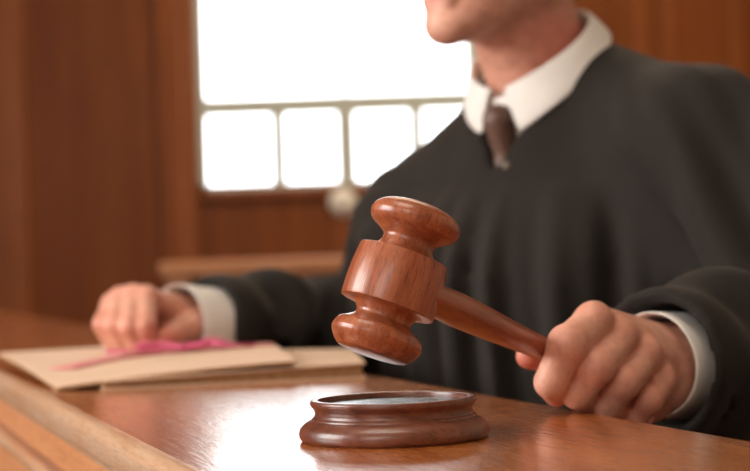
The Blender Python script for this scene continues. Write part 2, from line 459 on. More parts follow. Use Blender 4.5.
# a low oak dock rail in the middle distance
r0 = PX(168, 262, 5.2); r1 = PX(352, 256, 5.2)
rt = empty('courtroom_rail', ((r0.x + r1.x) / 2, 5.2, 0), 'orange-brown wooden courtroom rail with panelled front, standing below the window', 'rail')
boxobj('cap_rail', (r0.x - 0.02, 5.12, r0.z - 0.045), (1.5, 5.3, r0.z), M['rail'], rt, 0.01)
boxobj('front_panel', (r0.x, 5.17, 0.05), (1.48, 5.23, r0.z - 0.045), M['rail'], rt, 0.003)
bm = bmesh.new()
for k in range(5):
    xx = r0.x + k * 0.5; box(bm, (xx, 5.14, 0.0), (xx + 0.07, 5.25, r0.z - 0.045), None, 0.004)
from_bm('stile', bm, M['rail'], rt)
# hedge outside
hb = np.random.RandomState(3)
cs = [(x, 11.2 + 0.3 * hb.rand(), 0.9 + 0.5 * hb.rand()) for x in np.arange(-2.2, 2.4, 0.28)]
def hedge(P):
    d = None
    for c_ in cs:
        e = ball(P, c_, 0.42) ; e2 = cone(P, c_, (c_[0], c_[1], 0.1), 0.38, 0.35); e = np.minimum(e, e2)
        d = e if d is None else smin(d, e, 0.1)
    return d + 0.05 * np.sin(P[..., 0] * 31) * np.sin(P[..., 2] * 27) * np.sin(P[..., 1] * 29)
v, f = nets(hedge, (-2.9, 10.5, -0.4), (2.9, 12.1, 2.0), 0.06)
o = link('garden_hedge', mesh_np('garden_hedge', v, f), M['leaf']); setp(o, 'green hedge in bright daylight outside the window', 'hedge', None, 'stuff')
bm = bmesh.new(); box(bm, (-8, YB + 0.3, -0.2), (8, 22, -0.02)); o = from_bm('lawn', bm, M['leaf']); o['kind'] = 'structure'

# ------------------------------------------------------------------ judge's bench (ledge)
L0 = A0 - N2 * 0.316                     # point on the public-side edge
bench = empty('judges_bench', (L0.x, L0.y, 0), 'orange-brown varnished wooden bench ledge with moulded edge under the gavel block', 'bench')
ang = math.atan2(-E2.x, E2.y)
def bench_part(name, prof, y0, y1, mat, corners_smooth=True):
    """profile in (n, z) extruded along the bench; object keeps its own frame so the grain runs lengthwise"""
    n = len(prof); vs = [(p[0], y, p[1]) for y in (y0, y1) for p in prof]
    fs = [(i, (i + 1) % n, n + (i + 1) % n, n + i) for i in range(n)]
    me = bpy.data.meshes.new(name); me.from_pydata(vs, [], fs + [tuple(range(n - 1, -1, -1)), tuple(range(n, 2 * n))]); me.update()
    bm = bmesh.new(); bm.from_mesh(me); bmesh.ops.recalc_face_normals(bm, faces=bm.faces); bm.to_mesh(me); bm.free()
    o = link(name, me, mat, bench, True)
    o.matrix_parent_inverse = Matrix.Identity(4); o.rotation_euler = (0, 0, ang); o.location = (0, 0, 0)
    sharp_by_angle(o, 32)
    return o
def arc(cx, cz, r, a0, a1, n=7):
    return [(cx + r * math.cos(math.radians(a0 + (a1 - a0) * i / n)), cz + r * math.sin(math.radians(a0 + (a1 - a0) * i / n))) for i in range(n + 1)]
inv = (Matrix.Translation((L0.x, L0.y, 0)) @ Matrix.Rotation(ang, 4, 'Z')).inverted()
CRAZE = tuple(inv @ PZ(505, 418, DESK))
M['desk'] = desk_material()
W = 0.316
YA, YZ = -2.4, 5.2
bench_part('ledge_top', [(0.012, DESK), (W - 0.004, DESK)] + arc(W - 0.004, DESK - 0.004, 0.004, 90, 0, 3) + [(W, DESK - 0.03), (0.012, DESK - 0.03)], YA, YZ, M['desk'])
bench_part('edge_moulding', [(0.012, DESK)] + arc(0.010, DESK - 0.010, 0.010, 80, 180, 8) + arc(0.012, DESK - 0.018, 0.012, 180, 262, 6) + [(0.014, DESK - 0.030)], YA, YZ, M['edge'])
bench_part('frieze', [(0.009, DESK - 0.030), (0.06, DESK - 0.030), (0.06, DESK - 0.055), (0.009, DESK - 0.055)], YA, YZ, M['fascia'])
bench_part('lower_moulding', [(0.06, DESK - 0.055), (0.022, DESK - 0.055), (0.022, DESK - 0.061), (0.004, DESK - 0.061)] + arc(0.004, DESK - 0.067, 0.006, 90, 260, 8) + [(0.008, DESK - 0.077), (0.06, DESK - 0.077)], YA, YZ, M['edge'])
bench_part('front_panel', [(0.010, DESK - 0.077), (0.05, DESK - 0.077), (0.05, 0.0), (0.010, 0.0)], YA, YZ, M['fascia'])

# ------------------------------------------------------------------ sound block
bc = PZ(394.5, 438.5, DESK)
blk = empty('sound_block', (bc.x, bc.y, DESK), 'round dark reddish-brown turned wooden sound block below the gavel head', 'sound block')
S = 0.0566 / 95.0
bp = [(0.06, 0), (91.5, 0), (94.5, 3.0), (95.5, 8), (93.5, 14), (88, 19), (82.5, 21.5), (81.8, 23.2), (80.2, 24.2), (79.2, 27), (79.6, 31), (82, 34.5), (83.4, 36.8), (83.2, 39.8), (81.5, 41.2), (76.5, 41.2), (75.2, 40), (74.6, 34.5), (0.06, 34.5)]
prof = smooth_profile([(r * S, z * S) for r, z in bp], 5, corners=(1, 6, 8, 17))
o = link('block_body', lathe_mesh('block_body', prof, 160), M['block'], blk); o.matrix_parent_inverse = Matrix.Identity(4); sharp_by_angle(o, 40)
o = link('striking_disc', lathe_mesh('striking_disc', [(74.3 * S, 34.4 * S), (74.3 * S, 35.4 * S), (73.6 * S, 36.1 * S), (40 * S, 36.3 * S)], 128), M['inlay'], blk); o.matrix_parent_inverse = Matrix.Identity(4); sharp_by_angle(o, 30)

# ------------------------------------------------------------------ gavel
gm = PX(395.5, 281.5, 1.055)
ax = (0.318 * RV + 0.94 * UV + 0.17 * F); ax.normalize()
hs = PX(437, 301, 1.062); he = PX(547, 351, 1.197)
hd = (he - hs).normalized()
gav = empty('gavel', gm, 'glossy reddish-brown wooden judge\'s gavel held tilted above the round block', 'gavel')
k = 1.055 / FPX * 1.012
hp = [(0.05, 74.5), (20, 73.5), (33, 70.5), (40.5, 66.5), (44.2, 61.5), (44.6, 57), (41.5, 51.5), (33.5, 46.5), (27.5, 42.5), (26.2, 39), (27.6, 34.5), (31.5, 30.0), (35, 28.2), (44.2, 27.4), (45.4, 26), (47.2, 12), (48, 0)]
top = [(r_ * (1.03 if z_ > 50 else 1), z_ if z_ < 30 else 30 + (z_ - 30) * 1.16) for r_, z_ in hp]
bot = [(48.2, -12), (47.6, -26), (46.6, -27.6), (37, -28.4), (33, -30), (29.2, -34.5), (28.0, -38.5), (29.2, -42), (36, -46.5), (40.8, -49.5), (42.6, -51.5), (45.6, -55.5), (46.2, -60.5), (43.8, -67), (39, -72.5), (34, -75.2), (26, -76.6), (0.05, -77.4)]
bot = [(48.2, -12), (47.6, -26), (46.6, -27.6), (37, -28.4), (33, -30), (29.2, -34.5), (28.0, -38.5), (29.6, -42), (35.5, -46), (41.5, -49), (44.2, -52.5), (46.4, -58.5), (45.2, -63.5), (40.5, -70.5), (35.5, -75.2), (26, -76.8), (0.05, -77.6)]
full = [(r * k, z * k) for r, z in top + bot]
nn = len(top)
prof = smooth_profile(full, 5, corners=(12, 14, nn + 1, nn + 3, nn + 9, nn + 11, nn + 14))
me = lathe_mesh('gavel_head', prof, 128)
o = link('gavel_head', me, M['gavel'], gav)
zq = ax; xq = hd - ax * hd.dot(ax); xq.normalize(); yq = zq.cross(xq)
RM = Matrix((xq, yq, zq)).transposed().to_4x4()
o.matrix_parent_inverse = Matrix.Identity(4); o.matrix_basis = RM
sharp_by_angle(o, 33)
# handle, swelling then tapering into the fist
hl = [(0.0, 0.0098), (0.012, 0.0100), (0.03, 0.0104), (0.05, 0.0108), (0.075, 0.0104), (0.105, 0.0096), (0.14, 0.0086), (0.165, 0.0082), (0.2, 0.0085), (0.235, 0.0095), (0.248, 0.0088), (0.252, 0.005)]
prof = smooth_profile([(r, z) for z, r in hl], 5)
me = lathe_mesh('handle', prof, 48); o = link('handle', me, M['handle'], gav)
st = hs - hd * 0.022
# axis of the handle starts inside the head
o.matrix_parent_inverse = Matrix.Identity(4)
o.matrix_basis = Matrix.Translation(st - gm) @ hd.to_track_quat('Z', 'Y').to_matrix().to_4x4()

# ------------------------------------------------------------------ papers
def slab(name, corners, thick, mat, parent, curl=None, nu=28, nv=20, zbot=None):
    """corners: front-left, front-right, back-right, back-left top-surface points; curl(u,v) adds height"""
    fl, fr, br, bl = [Vector(c) for c in corners]
    vs = []
    for j in range(nv + 1):
        for i in range(nu + 1):
            u, v_ = i / nu, j / nv
            p = fl * (1 - u) * (1 - v_) + fr * u * (1 - v_) + br * u * v_ + bl * (1 - u) * v_
            if curl: p = p + Vector((0, 0, curl(u, v_)))
            vs.append(p)
    n = len(vs); vs += [(Vector((p.x, p.y, zbot)) if zbot else p - Vector((0, 0, thick))) for p in vs]
    fs = []
    w_ = nu + 1
    for j in range(nv):
        for i in range(nu):
            a = j * w_ + i; q = (a, a + 1, a + w_ + 1, a + w_)
            fs.append(q); fs.append(tuple(n + x for x in reversed(q)))
    rim = [i for i in range(nu)] + [nu + j * w_ for j in range(nv)] + [nv * w_ + nu - i for i in range(nu)] + [(nv - j) * w_ for j in range(nv)]
    for i, a in enumerate(rim):
        b = rim[(i + 1) % len(rim)]; fs.append((b, a, n + a, n + b))
    me = bpy.data.meshes.new(name); me.from_pydata([tuple(p) for p in vs], [], fs); me.update()
    o = link(name, me, mat, parent, True); sharp_by_angle(o, 40); return o
D = DESK
qfl = PZ(102, 391, D); qfr = PZ(366, 379, D); qbr = PZ(352, 352, D + 0.012); qbl = PZ(66, 358, D)
def up(p, z): return (p.x, p.y, z)
lf = empty('closed_folder', (qfl.x, qfl.y, D), 'tan closed document folder lying flat on the ledge beneath the ribboned papers', 'folder')
slab('bottom_cover', [up(p, D + 0.0022) for p in (qfl, qfr, qbr, qbl)], 0.002, M['paper2'], lf)
ins = lambda p, c, t: p + (c - p) * t
qc = (qfl + qfr + qbr + qbl) / 4
lz = (0.0085, 0.0150, 0.0150, 0.0085)
slab('pages', [up(ins(p, qc, 0.02), D + z_ - 0.0016) for p, z_ in zip((qfl, qfr, qbr, qbl), lz)], 0.0064, M['pages'], lf, zbot=D + 0.0022)
slab('top_cover', [up(p, D + z_) for p, z_ in zip((qfl, qfr, qbr, qbl), lz)], 0.0016, M['paper2'], lf, lambda u, v_: 0.003 * max(0, u - 0.7) * v_)
Zt = D + 0.0150
ufl = PZ(57, 387, D + 0.004); ufr = PZ(296, 360.0, Zt + 0.005); ubr = PZ(262, 339, Zt + 0.004); ubl = PZ(-2, 353, D + 0.017)
ub = empty('ribboned_papers', (ufl.x, ufl.y, D), 'cream bundle of papers tied with pink ribbon, under the resting hand', 'papers')
ucor = [ufl, ufr, ubr, ubl]
def ucurl(u, v_):
    return 0.0022 * max(0.0, math.sin(math.pi * u)) ** 0.7 * (1 - 0.6 * v_) + 0.002 * math.sin(math.pi * v_)
def upt(u, v_, dz=0):
    fl, fr, br, bl = ucor
    p = fl * (1 - u) * (1 - v_) + fr * u * (1 - v_) + br * u * v_ + bl * (1 - u) * v_
    return p + Vector((0, 0, ucurl(u, v_) + dz))
slab('paper_sheets', [p - Vector((0, 0, 0.0012)) for p in ucor], 0.0022, M['pages'], ub, ucurl)
slab('paper_cover', ucor, 0.0012, M['paper'], ub, ucurl)
def ribbon(name, pts, width, parent, twist=None, thick=0.0006):
    """flat tape along points; width measured sideways in the horizontal unless twisted"""
    P = [Vector(p) for p in pts]
    Q = []
    for i in range(len(P) - 1):
        p0 = P[max(0, i - 1)]; p1 = P[i]; p2 = P[i + 1]; p3 = P[min(len(P) - 1, i + 2)]
        for s in range(8):
            t = s / 8
            Q.append(0.5 * (2 * p1 + (p2 - p0) * t + (2 * p0 - 5 * p1 + 4 * p2 - p3) * t * t + (-p0 + 3 * p1 - 3 * p2 + p3) * t ** 3))
    Q.append(P[-1])
    bm = bmesh.new(); rows = []
    for i, q in enumerate(Q):
        d = (Q[min(i + 1, len(Q) - 1)] - Q[max(0, i - 1)]).normalized()
        s = d.cross(Vector((0, 0, 1)))
        if s.length < 0.1: s = Vector((1, 0, 0))
        s.normalize(); a = (twist or 0) * math.sin(i * 0.35)
        s = s * math.cos(a) + s.cross(d) * math.sin(a)
        nrm = s.cross(d).normalized() * thick
        rows.append([bm.verts.new(q + s * width / 2 + nrm), bm.verts.new(q - s * width / 2 + nrm), bm.verts.new(q - s * width / 2 - nrm), bm.verts.new(q + s * width / 2 - nrm)])
    for a, b in zip(rows, rows[1:]):
        for k_ in range(4): bm.faces.new((a[k_], a[(k_ + 1) % 4], b[(k_ + 1) % 4], b[k_]))
    bm.faces.new(rows[0]); bm.faces.new(rows[-1][::-1])
    bmesh.ops.recalc_face_normals(bm, faces=bm.faces)
    return from_bm(name, bm, M['band' if name == 'ribbon_band' else 'pink'], parent, True)
def onp(px, py, dz=0.0015):
    q = PZ(px, py, Zt + 0.006)
    # find the bundle height below that pixel
    return q + Vector((0, 0, dz))
ribbon('ribbon_band', [upt(0.11, 0.30, 0.001), upt(0.3, 0.42, 0.001), upt(0.5, 0.52, 0.001), upt(0.7, 0.56, 0.001), upt(0.9, 0.56, 0.001), upt(0.995, 0.55, 0.001)], 0.032, ub)
bw = onp(191, 351, 0.002)
def off(p, x, y, z): return p + Vector((x, y, z))
for pts in ([off(bw, 0, 0, 0), off(bw, -0.03, -0.006, 0.007), off(bw, -0.055, 0.01, 0.004), off(bw, -0.04, 0.03, 0.004), off(bw, 0, 0.006, 0.001)],
            [off(bw, 0, 0, 0), off(bw, 0.02, 0.0, 0.008), off(bw, 0.034, 0.02, 0.005), off(bw, 0.014, 0.035, 0.006), off(bw, 0, 0.006, 0.001)]):
    ribbon('ribbon_loop', pts, 0.010, ub, 0.5)
ribbon('ribbon_tail', [off(bw, 0, 0, 0.002), off(bw, 0.02, -0.01, 0.004), off(bw, 0.045, 0.0, 0.003), off(bw, 0.062, 0.012, 0.001)], 0.009, ub, 0.3)
ribbon('ribbon_tail', [off(bw, 0, 0, 0.002), off(bw, -0.02, -0.016, 0.002), off(bw, -0.05, -0.01, 0.001), off(bw, -0.085, -0.004, 0.0)], 0.009, ub, 0.3)
ribbon('ribbon_knot', [off(bw, -0.007, 0.004, 0.003), off(bw, 0, 0.0, 0.006), off(bw, 0.007, -0.002, 0.003)], 0.012, ub)

# ------------------------------------------------------------------ the person
NB = Vector((0.175, 1.79, ZC))          # below the chin at lens height
fw_ = Vector((-0.73, -0.683, 0)).normalized(); lf_ = Vector((-fw_.y, fw_.x, 0)) * 1.0
lf_ = Vector((0.683, -0.73, 0)).normalized(); UPV = Vector((0, 0, 1))
def L(f, l, z): return NB + fw_ * f + lf_ * l + UPV * z
per = empty('person', (NB.x, NB.y, 0.42), 'person in black robe, white shirt and brown tie, gripping the gavel', 'person')
LS = L(-0.01, 0.185, 0.095); RS = L(-0.005, -0.185, 0.035)
LE = Vector((0.40, 1.49, ZC - 0.10)); LW = PX(676, 365, 1.295)
RE = Vector((0.01, 2.15, ZC - 0.095)); RW = PX(202, 322, 1.955)
# --- left hand on the handle
def chain(P, pts, rad, k=0.003, start=None):
    d = start
    for i in range(len(pts) - 1):
        c_ = cone(P, pts[i], pts[i + 1], rad[i], rad[i + 1]); d = c_ if d is None else smin(d, c_, k)
    return d
LH = dict(
 index=([(593, 323, 1.197), (568, 345, 1.172), (551, 382, 1.178), (557, 393, 1.196)], [.0128, .0130, .0112, .0095]),
 middle=([(619, 338, 1.206), (596, 367, 1.180), (577, 393, 1.188), (588, 402, 1.206)], [.0122, .0122, .0108, .0092]),
 ring=([(643, 356, 1.218), (622, 383, 1.194), (606, 405, 1.202), (618, 411, 1.216)], [.0122, .0118, .0104, .009]),
 little=([(659, 382, 1.230), (647, 400, 1.210), (636, 414, 1.216), (642, 418, 1.225)], [.0112, .0104, .0094, .008]),
)
LHp = {n_: [PX(*q) for q in a[0]] for n_, a in LH.items()}
Lth = [PX(668, 372, 1.262), PX(622, 368, 1.272), PX(575, 362, 1.250), PX(529, 356, 1.228)]
Lthr = [.017, .0150, .0112, .0092]
def hand_l(P):
    d = None
    for n_ in ('index', 'middle', 'ring', 'little'):
        pts = LHp[n_]; r = LH[n_][1]
        e = chain(P, pts, r, 0.002)
        e = smin(e, ball(P, pts[1] + Vector((-0.001, -0.0015, 0.001)), r[1] * 0.95), 0.004)
        d = e if d is None else smin(d, e, 0.0016)
    palm = None
    for n_, rw in (('index', .018), ('middle', .019), ('ring', .019), ('little', .018)):
        m = LHp[n_][0]
        tgt = LW + {'index': Vector((-.004, .006, .010)), 'middle': Vector((0, -.004, .006)), 'ring': Vector((0, -.006, -.004)), 'little': Vector((-.002, -.004, -.012))}[n_]
        e = cone(P, m, tgt, LH[n_][1][0] * 0.98, rw)
        palm = e if palm is None else smin(palm, e, 0.006)
        kn_ = ball(P, m + Vector((0.0005, -0.0035, 0.0032)), LH[n_][1][0] * 0.92); palm = smin(palm, kn_, 0.004)
        # tendon
        e = cone(P, m + Vector((0, 0, 0.003)), tgt + Vector((0, -.004, 0.006)), LH[n_][1][0] * 0.72, .008); palm = smin(palm, e, 0.004)
    heel = cone(P, PX(650, 398, 1.262), PX(682, 378, 1.285), 0.018, 0.02)
    palm = smin(palm, heel, 0.012)
    pc = cone(P, PX(640, 372, 1.262), PX(678, 366, 1.28), 0.017, 0.02); palm = smin(palm, pc, 0.012)
    d = smin(d, palm, 0.0045)
    th = chain(P, Lth, Lthr, 0.004)
    d = smin(d, th, 0.006)
    # web between thumb and index
    d = smin(d, cone(P, PX(600, 338, 1.218), PX(640, 356, 1.25), 0.010, 0.014), 0.008)
    fore = cone(P, LW, LE, 0.0285, 0.042)
    return smin(d, fore, 0.014)
# --- right hand resting on the papers
RHd = dict(
 little=([(112, 306, 1.895), (103, 324, 1.860), (112, 341, 1.868), (124, 343, 1.885)], [.0115, .0110, .0100, .0085]),
 ring=([(121, 300, 1.890), (115, 325, 1.850), (124, 343, 1.860), (136, 344, 1.878)], [.0125, .0120, .0108, .009]),
 middle=([(133, 298, 1.885), (130, 326, 1.843), (138, 343, 1.855), (148, 343, 1.875)], [.0128, .0125, .0110, .0092]),
 index=([(146, 299, 1.880), (145, 327, 1.842), (150, 341, 1.856), (156, 340, 1.878)], [.0128, .0122, .0108, .0092]),
)
RHp = {n_: [PX(*q) for q in a[0]] for n_, a in RHd.items()}
Rth = [PX(203, 322, 1.915), PX(190, 327, 1.890), PX(176, 333, 1.870), PX(163, 339, 1.858)]
Rthr = [.017, .0150, .0118, .0095]
def hand_r(P):
    d = None
    for n_ in ('index', 'middle', 'ring', 'little'):
        pts = RHp[n_]; r = RHd[n_][1]
        e = chain(P, pts, r, 0.002)
        d = e if d is None else smin(d, e, 0.0022)
    palm = None
    for n_, rw in (('index', .018), ('middle', .019), ('ring', .019), ('little', .018)):
        m = RHp[n_][0]
        tgt = RW + {'index': Vector((0, -.008, .006)), 'middle': Vector((0, -.003, .006)), 'ring': Vector((0, .004, .004)), 'little': Vector((0, .01, 0.0))}[n_]
        e = cone(P, m, tgt, RHd[n_][1][0], rw); palm = e if palm is None else smin(palm, e, 0.006)
        palm = smin(palm, ball(P, m + Vector((0, -0.002, 0.003)), RHd[n_][1][0] * 0.95), 0.004)
    palm = smin(palm, cone(P, PX(140, 328, 1.90), PX(195, 330, 1.925), 0.016, 0.018), 0.012)
    d = smin(d, palm, 0.0045)
    th = chain(P, Rth, Rthr, 0.004)
    d = smin(d, th, 0.005)
    fore = cone(P, RW, RE, 0.0285, 0.042)
    return smin(d, fore, 0.014)
# --- head and trunk
def Lh(f, l, z): return L(f - 0.014, l, z)
axf, axl, axu = fw_, lf_, UPV
def head(P):
    A = (axf, axl, axu)
    d = ellip(P, Lh(0.066, 0, 0.355), A, (.098, .077, .098))
    d = smin(d, ellip(P, Lh(0.105, 0, 0.300), A, (.062, .060, .075)), 0.03)
    d = smin(d, cone(P, Lh(0.075, 0.050, 0.262), Lh(0.148, 0.012, 0.222), 0.019, 0.013), 0.02)
    d = smin(d, cone(P, Lh(0.075, -0.050, 0.262), Lh(0.148, -0.012, 0.222), 0.019, 0.013), 0.02)
    d = smin(d, ellip(P, Lh(0.120, 0, 0.245), A, (.040, .036, .035)), 0.02)
    d = smin(d, ball(P, Lh(0.152, 0, 0.222), .0155), 0.014)
    d = smin(d, cone(P, Lh(0.155, 0.018, 0.345), Lh(0.155, -0.018, 0.345), .010, .010), 0.02)
    d = smin(d, cone(P, Lh(0.160, 0, 0.335), Lh(0.184, 0, 0.291), .007, .0095), 0.010)
    for s in (1, -1):
        d = smin(d, ball(P, Lh(0.173, 0.011 * s, 0.287), .007), 0.006)
        d = smax(d, -ball(P, Lh(0.172, 0.032 * s, 0.322), .012), 0.012)
        lid = ellip(P, Lh(0.1475, 0.032 * s, 0.322), A, (.0140, .0155, .0135))
        lid = smax(lid, -ellip(P, Lh(0.1600, 0.032 * s, 0.3215), A, (.012, .0125, .0042)), 0.0015)
        d = smin(d, lid, 0.003)
        d = smin(d, ellip(P, Lh(0.135, 0.045 * s, 0.295), A, (.016, .014, .016)), 0.02)
        e = ellip(P, Lh(0.055, 0.081 * s, 0.318), ((axf * .9 + axl * .4 * s).normalized(), (axl * .9 - axf * .4 * s).normalized(), axu), (.019, .006, .032))
        e = smax(e, -ellip(P, Lh(0.062, 0.089 * s, 0.320), A, (.010, .006, .018)), 0.004)
        d = smin(d, e, 0.006)
    d = smin(d, cone(P, Lh(0.160, 0.017, 0.2550), Lh(0.160, -0.017, 0.2550), .0060, .0060), 0.008)
    d = smin(d, cone(P, Lh(0.159, 0.013, 0.2440), Lh(0.159, -0.013, 0.2440), .0065, .0065), 0.007)
    neck = cone(P, Lh(-0.012, 0, 0.12), Lh(0.060, 0, 0.275), .058, .052)
    return smin(d, neck, 0.022)
HIP = L(-0.16, 0, -0.38)
def trunk(P):
    A = (axf, axl, axu)
    ch = ellip(P, L(-0.03, 0, -0.06), A, (.105, .165, .19))
    d = smin(ch, ellip(P, L(-0.10, 0, -0.25), A, (.10, .15, .18)), 0.05)
    d = smin(d, ellip(P, HIP, A, (.13, .17, .11)), 0.05)
    for S_, s in ((LS, 1), (RS, -1)):
        d = smin(d, cone(P, L(-0.02, 0.04 * s, 0.12), S_, .05, .05), 0.04)
    d = smin(d, cone(P, LS, LE, .050, .040), 0.03); d = smin(d, cone(P, RS, RE, .050, .040), 0.03)
    d = smin(d, cone(P, LE, LW, .042, .0285), 0.01); d = smin(d, cone(P, RE, RW, .042, .0285), 0.01)
    for s in (1, -1):
        kn1 = L(0.24, 0.10 * s, -0.40); hp_ = L(-0.12, 0.09 * s, -0.41); an = L(0.20, 0.10 * s, -0.86)
        d = smin(d, cone(P, hp_, kn1, .08, .058), 0.03); d = smin(d, cone(P, kn1, an, .055, .04), 0.02)
        d = smin(d, cone(P, an, L(0.34, 0.12 * s, -0.895), .04, .032), 0.02)
    return d
def body_fn(P): return smin(head(P), trunk(P), 0.03)
def arm_cut(Wp, Ep, t=0.35):
    c_ = Wp + (Ep - Wp) * t; return c_, (Ep - Wp).normalized()
NCUT = L(0, 0, 0.186)
v, f = nets(body_fn, (-0.32, 1.18, 0.405), (0.62, 2.30, 1.86), 0.0075)
bmB = bmesh.new(); me = mesh_np('t', v, f); bmB.from_mesh(me)
def bis(bm, co, no, outer, near, rad):
    geom = [g for g in list(bm.verts) + list(bm.edges) + list(bm.faces)]
    fs_ = [f_ for f_ in bm.faces if (f_.calc_center_median() - near).length < rad]
    es_ = {e for f_ in fs_ for e in f_.edges}; vs_ = {v_ for f_ in fs_ for v_ in f_.verts}
    bmesh.ops.bisect_plane(bm, geom=list(vs_) + list(es_) + fs_, plane_co=co, plane_no=no, clear_outer=outer, clear_inner=not outer)
for Wp, Ep in ((LW, LE), (RW, RE)):
    c_, n_ = arm_cut(Wp, Ep)
    bis(bmB, c_, n_, False, Wp, 0.16)
NC2 = L(0.02, 0, 0.28)
bis(bmB, NCUT, UPV, True, NC2, 0.26)
def bm_np(vv, ff):
    me_ = mesh_np('t', vv, ff); b_ = bmesh.new(); b_.from_mesh(me_); return b_
hands = []
def bounds(pts, m):
    a = np.array([tuple(p) for p in pts]); return a.min(0) - m, a.max(0) + m
flushpts = []
for fn, Wp, Ep, HP, TH in ((hand_l, LW, LE, LHp, Lth), (hand_r, RW, RE, RHp, Rth)):
    c_, n_ = arm_cut(Wp, Ep)
    allp = [p for a in HP.values() for p in a] + TH + [Wp, c_ + n_ * 0.02]
    lo, hi = bounds(allp, 0.035)
    v, f = nets(fn, lo, hi, 0.0014 if fn is hand_l else 0.0018)
    v = relax(v, f, 2, 0.4)
    b_ = bm_np(v, f)
    bmesh.ops.bisect_plane(b_, geom=list(b_.verts) + list(b_.edges) + list(b_.faces), plane_co=c_, plane_no=n_, clear_outer=True)
    hands.append(b_)
    for n2, a in HP.items(): flushpts += [(a[0], .013), (a[1], .012), (a[3], .012)]
    flushpts.append((TH[-1], .016))
v, f = nets(body_fn, (Lh(0.07, 0, 0).x - 0.16, Lh(0.07, 0, 0).y - 0.16, ZC + 0.175), (Lh(0.07, 0, 0).x + 0.16, Lh(0.07, 0, 0).y + 0.16, ZC + 0.47), 0.0024)
v = relax(v, f, 1, 0.4)
b_ = bm_np(v, f)
bmesh.ops.bisect_plane(b_, geom=list(b_.verts) + list(b_.edges) + list(b_.faces), plane_co=NCUT, plane_no=UPV, clear_inner=True)
hands.append(b_)
for i, b_ in enumerate(hands):
    me_ = bpy.data.meshes.new('t'); b_.to_mesh(me_); bmB.from_mesh(me_)
# bridge the forearm cuts
bmB.edges.ensure_lookup_table()
for Wp, Ep in ((LW, LE), (RW, RE)):
    c_, n_ = arm_cut(Wp, Ep)
    es = [e for e in bmB.edges if e.is_boundary and (e.verts[0].co - c_).length < 0.07 and abs((e.verts[0].co - c_).dot(n_)) < 0.004]
    try: bmesh.ops.bridge_loops(bmB, edges=es)
    except Exception as ex: print('bridge', ex)
es = [e for e in bmB.edges if e.is_boundary and abs(e.verts[0].co.z - NCUT.z) < 0.004 and abs(e.verts[1].co.z - NCUT.z) < 0.004]
try: bmesh.ops.bridge_loops(bmB, edges=es)
except Exception as ex: print('bridge', ex)
me = bpy.data.meshes.new('body'); bmesh.ops.recalc_face_normals(bmB, faces=bmB.faces); bmB.to_mesh(me); bmB.free()
n = len(me.vertices); co = np.empty(n * 3, dtype=np.float32); me.vertices.foreach_get('co', co); co = co.reshape(-1, 3)
fl = np.zeros(n, dtype=np.float32)
for p, r in flushpts: fl = np.maximum(fl, 0.8 * np.exp(-(((co - V(p)) ** 2).sum(-1)) / (r * r)))
fl = np.maximum(fl, 0.65 * np.exp(-(((co - V(L(0.02, 0.06, 0.20))) ** 2).sum(-1)) / (.05 ** 2)))
fl = np.maximum(fl, 0.45 * np.exp(-(((co - V(L(0.14, 0.05, 0.27))) ** 2).sum(-1)) / (.03 ** 2)))
fl = np.maximum(fl, 0.6 * np.exp(-(((co - V(Lh(0.166, 0.0, 0.2495))) @ V(UPV)) / .0075) ** 2 - (((co - V(Lh(0.166, 0, 0.25))) @ V(lf_)) / .02) ** 2) * ((co - V(Lh(0.150, 0, 0.25))) @ V(fw_) > 0))
at = me.attributes.new('flush', 'FLOAT', 'POINT'); at.data.foreach_set('value', fl)
body = link('body', me, M['skin'], per)
# eyes
for s in (1, -1):
    bm = bmesh.new(); bmesh.ops.create_uvsphere(bm, u_segments=20, v_segments=12, radius=0.0122, matrix=Matrix.Translation(Lh(0.1478, 0.032 * s, 0.322)))
    e = from_bm('eye', bm, M['eye'], body, True)
    e.matrix_parent_inverse = Matrix.Identity(4)
    bm = bmesh.new(); bmesh.ops.create_uvsphere(bm, u_segments=16, v_segments=8, radius=0.0056, matrix=Matrix.Translation(Lh(0.1552, 0.032 * s, 0.322)))
    i_ = from_bm('iris', bm, M['iris'], body, True); i_.matrix_parent_inverse = Matrix.Identity(4)
# hair: short grey cap
def hair(P):
    A = (axf, axl, axu)
    d = ellip(P, Lh(0.060, 0, 0.362), A, (.107, .0875, .105))
    d = np.maximum(d, -(ball(P, Lh(0.02, 0, 0.36), 0.02)))
    # keep above the hairline: cut away face and nape
    q = P - V(Lh(0, 0, 0)); ff = q @ V(fw_); zz = q[..., 2]
    face = (ff - 0.118) * 0.75 - (zz - 0.385) * 0.6
    low = (0.285 - zz) + np.maximum(0, ff - 0.030) * 1.3
    d = smax(d, face, 0.01); d = smax(d, low, 0.008)
    return d + 0.0012 * np.sin(P[..., 0] * 400) * np.sin(P[..., 1] * 380) * np.sin(P[..., 2] * 150)
lo, hi = bounds([Lh(0.07, 0, 0.36)], 0.13)
v, f = nets(hair, lo, hi, 0.0035)
link('hair', mesh_np('hair', v, f), M['hair'], per)

for s_ in (1, -1):
    def brow(P): return cone(P, Lh(0.1680, 0.016 * s_, 0.344), Lh(0.156, 0.046 * s_, 0.349), .0050, .0035) + 0.0006 * np.sin(P[..., 0] * 900) * np.sin(P[..., 1] * 900)
    lo, hi = bounds([Lh(0.156, 0.03 * s_, 0.344)], 0.03)
    v, f = nets(brow, lo, hi, 0.0016)
    link('eyebrow', mesh_np('eyebrow', v, f), M['hair'], per)

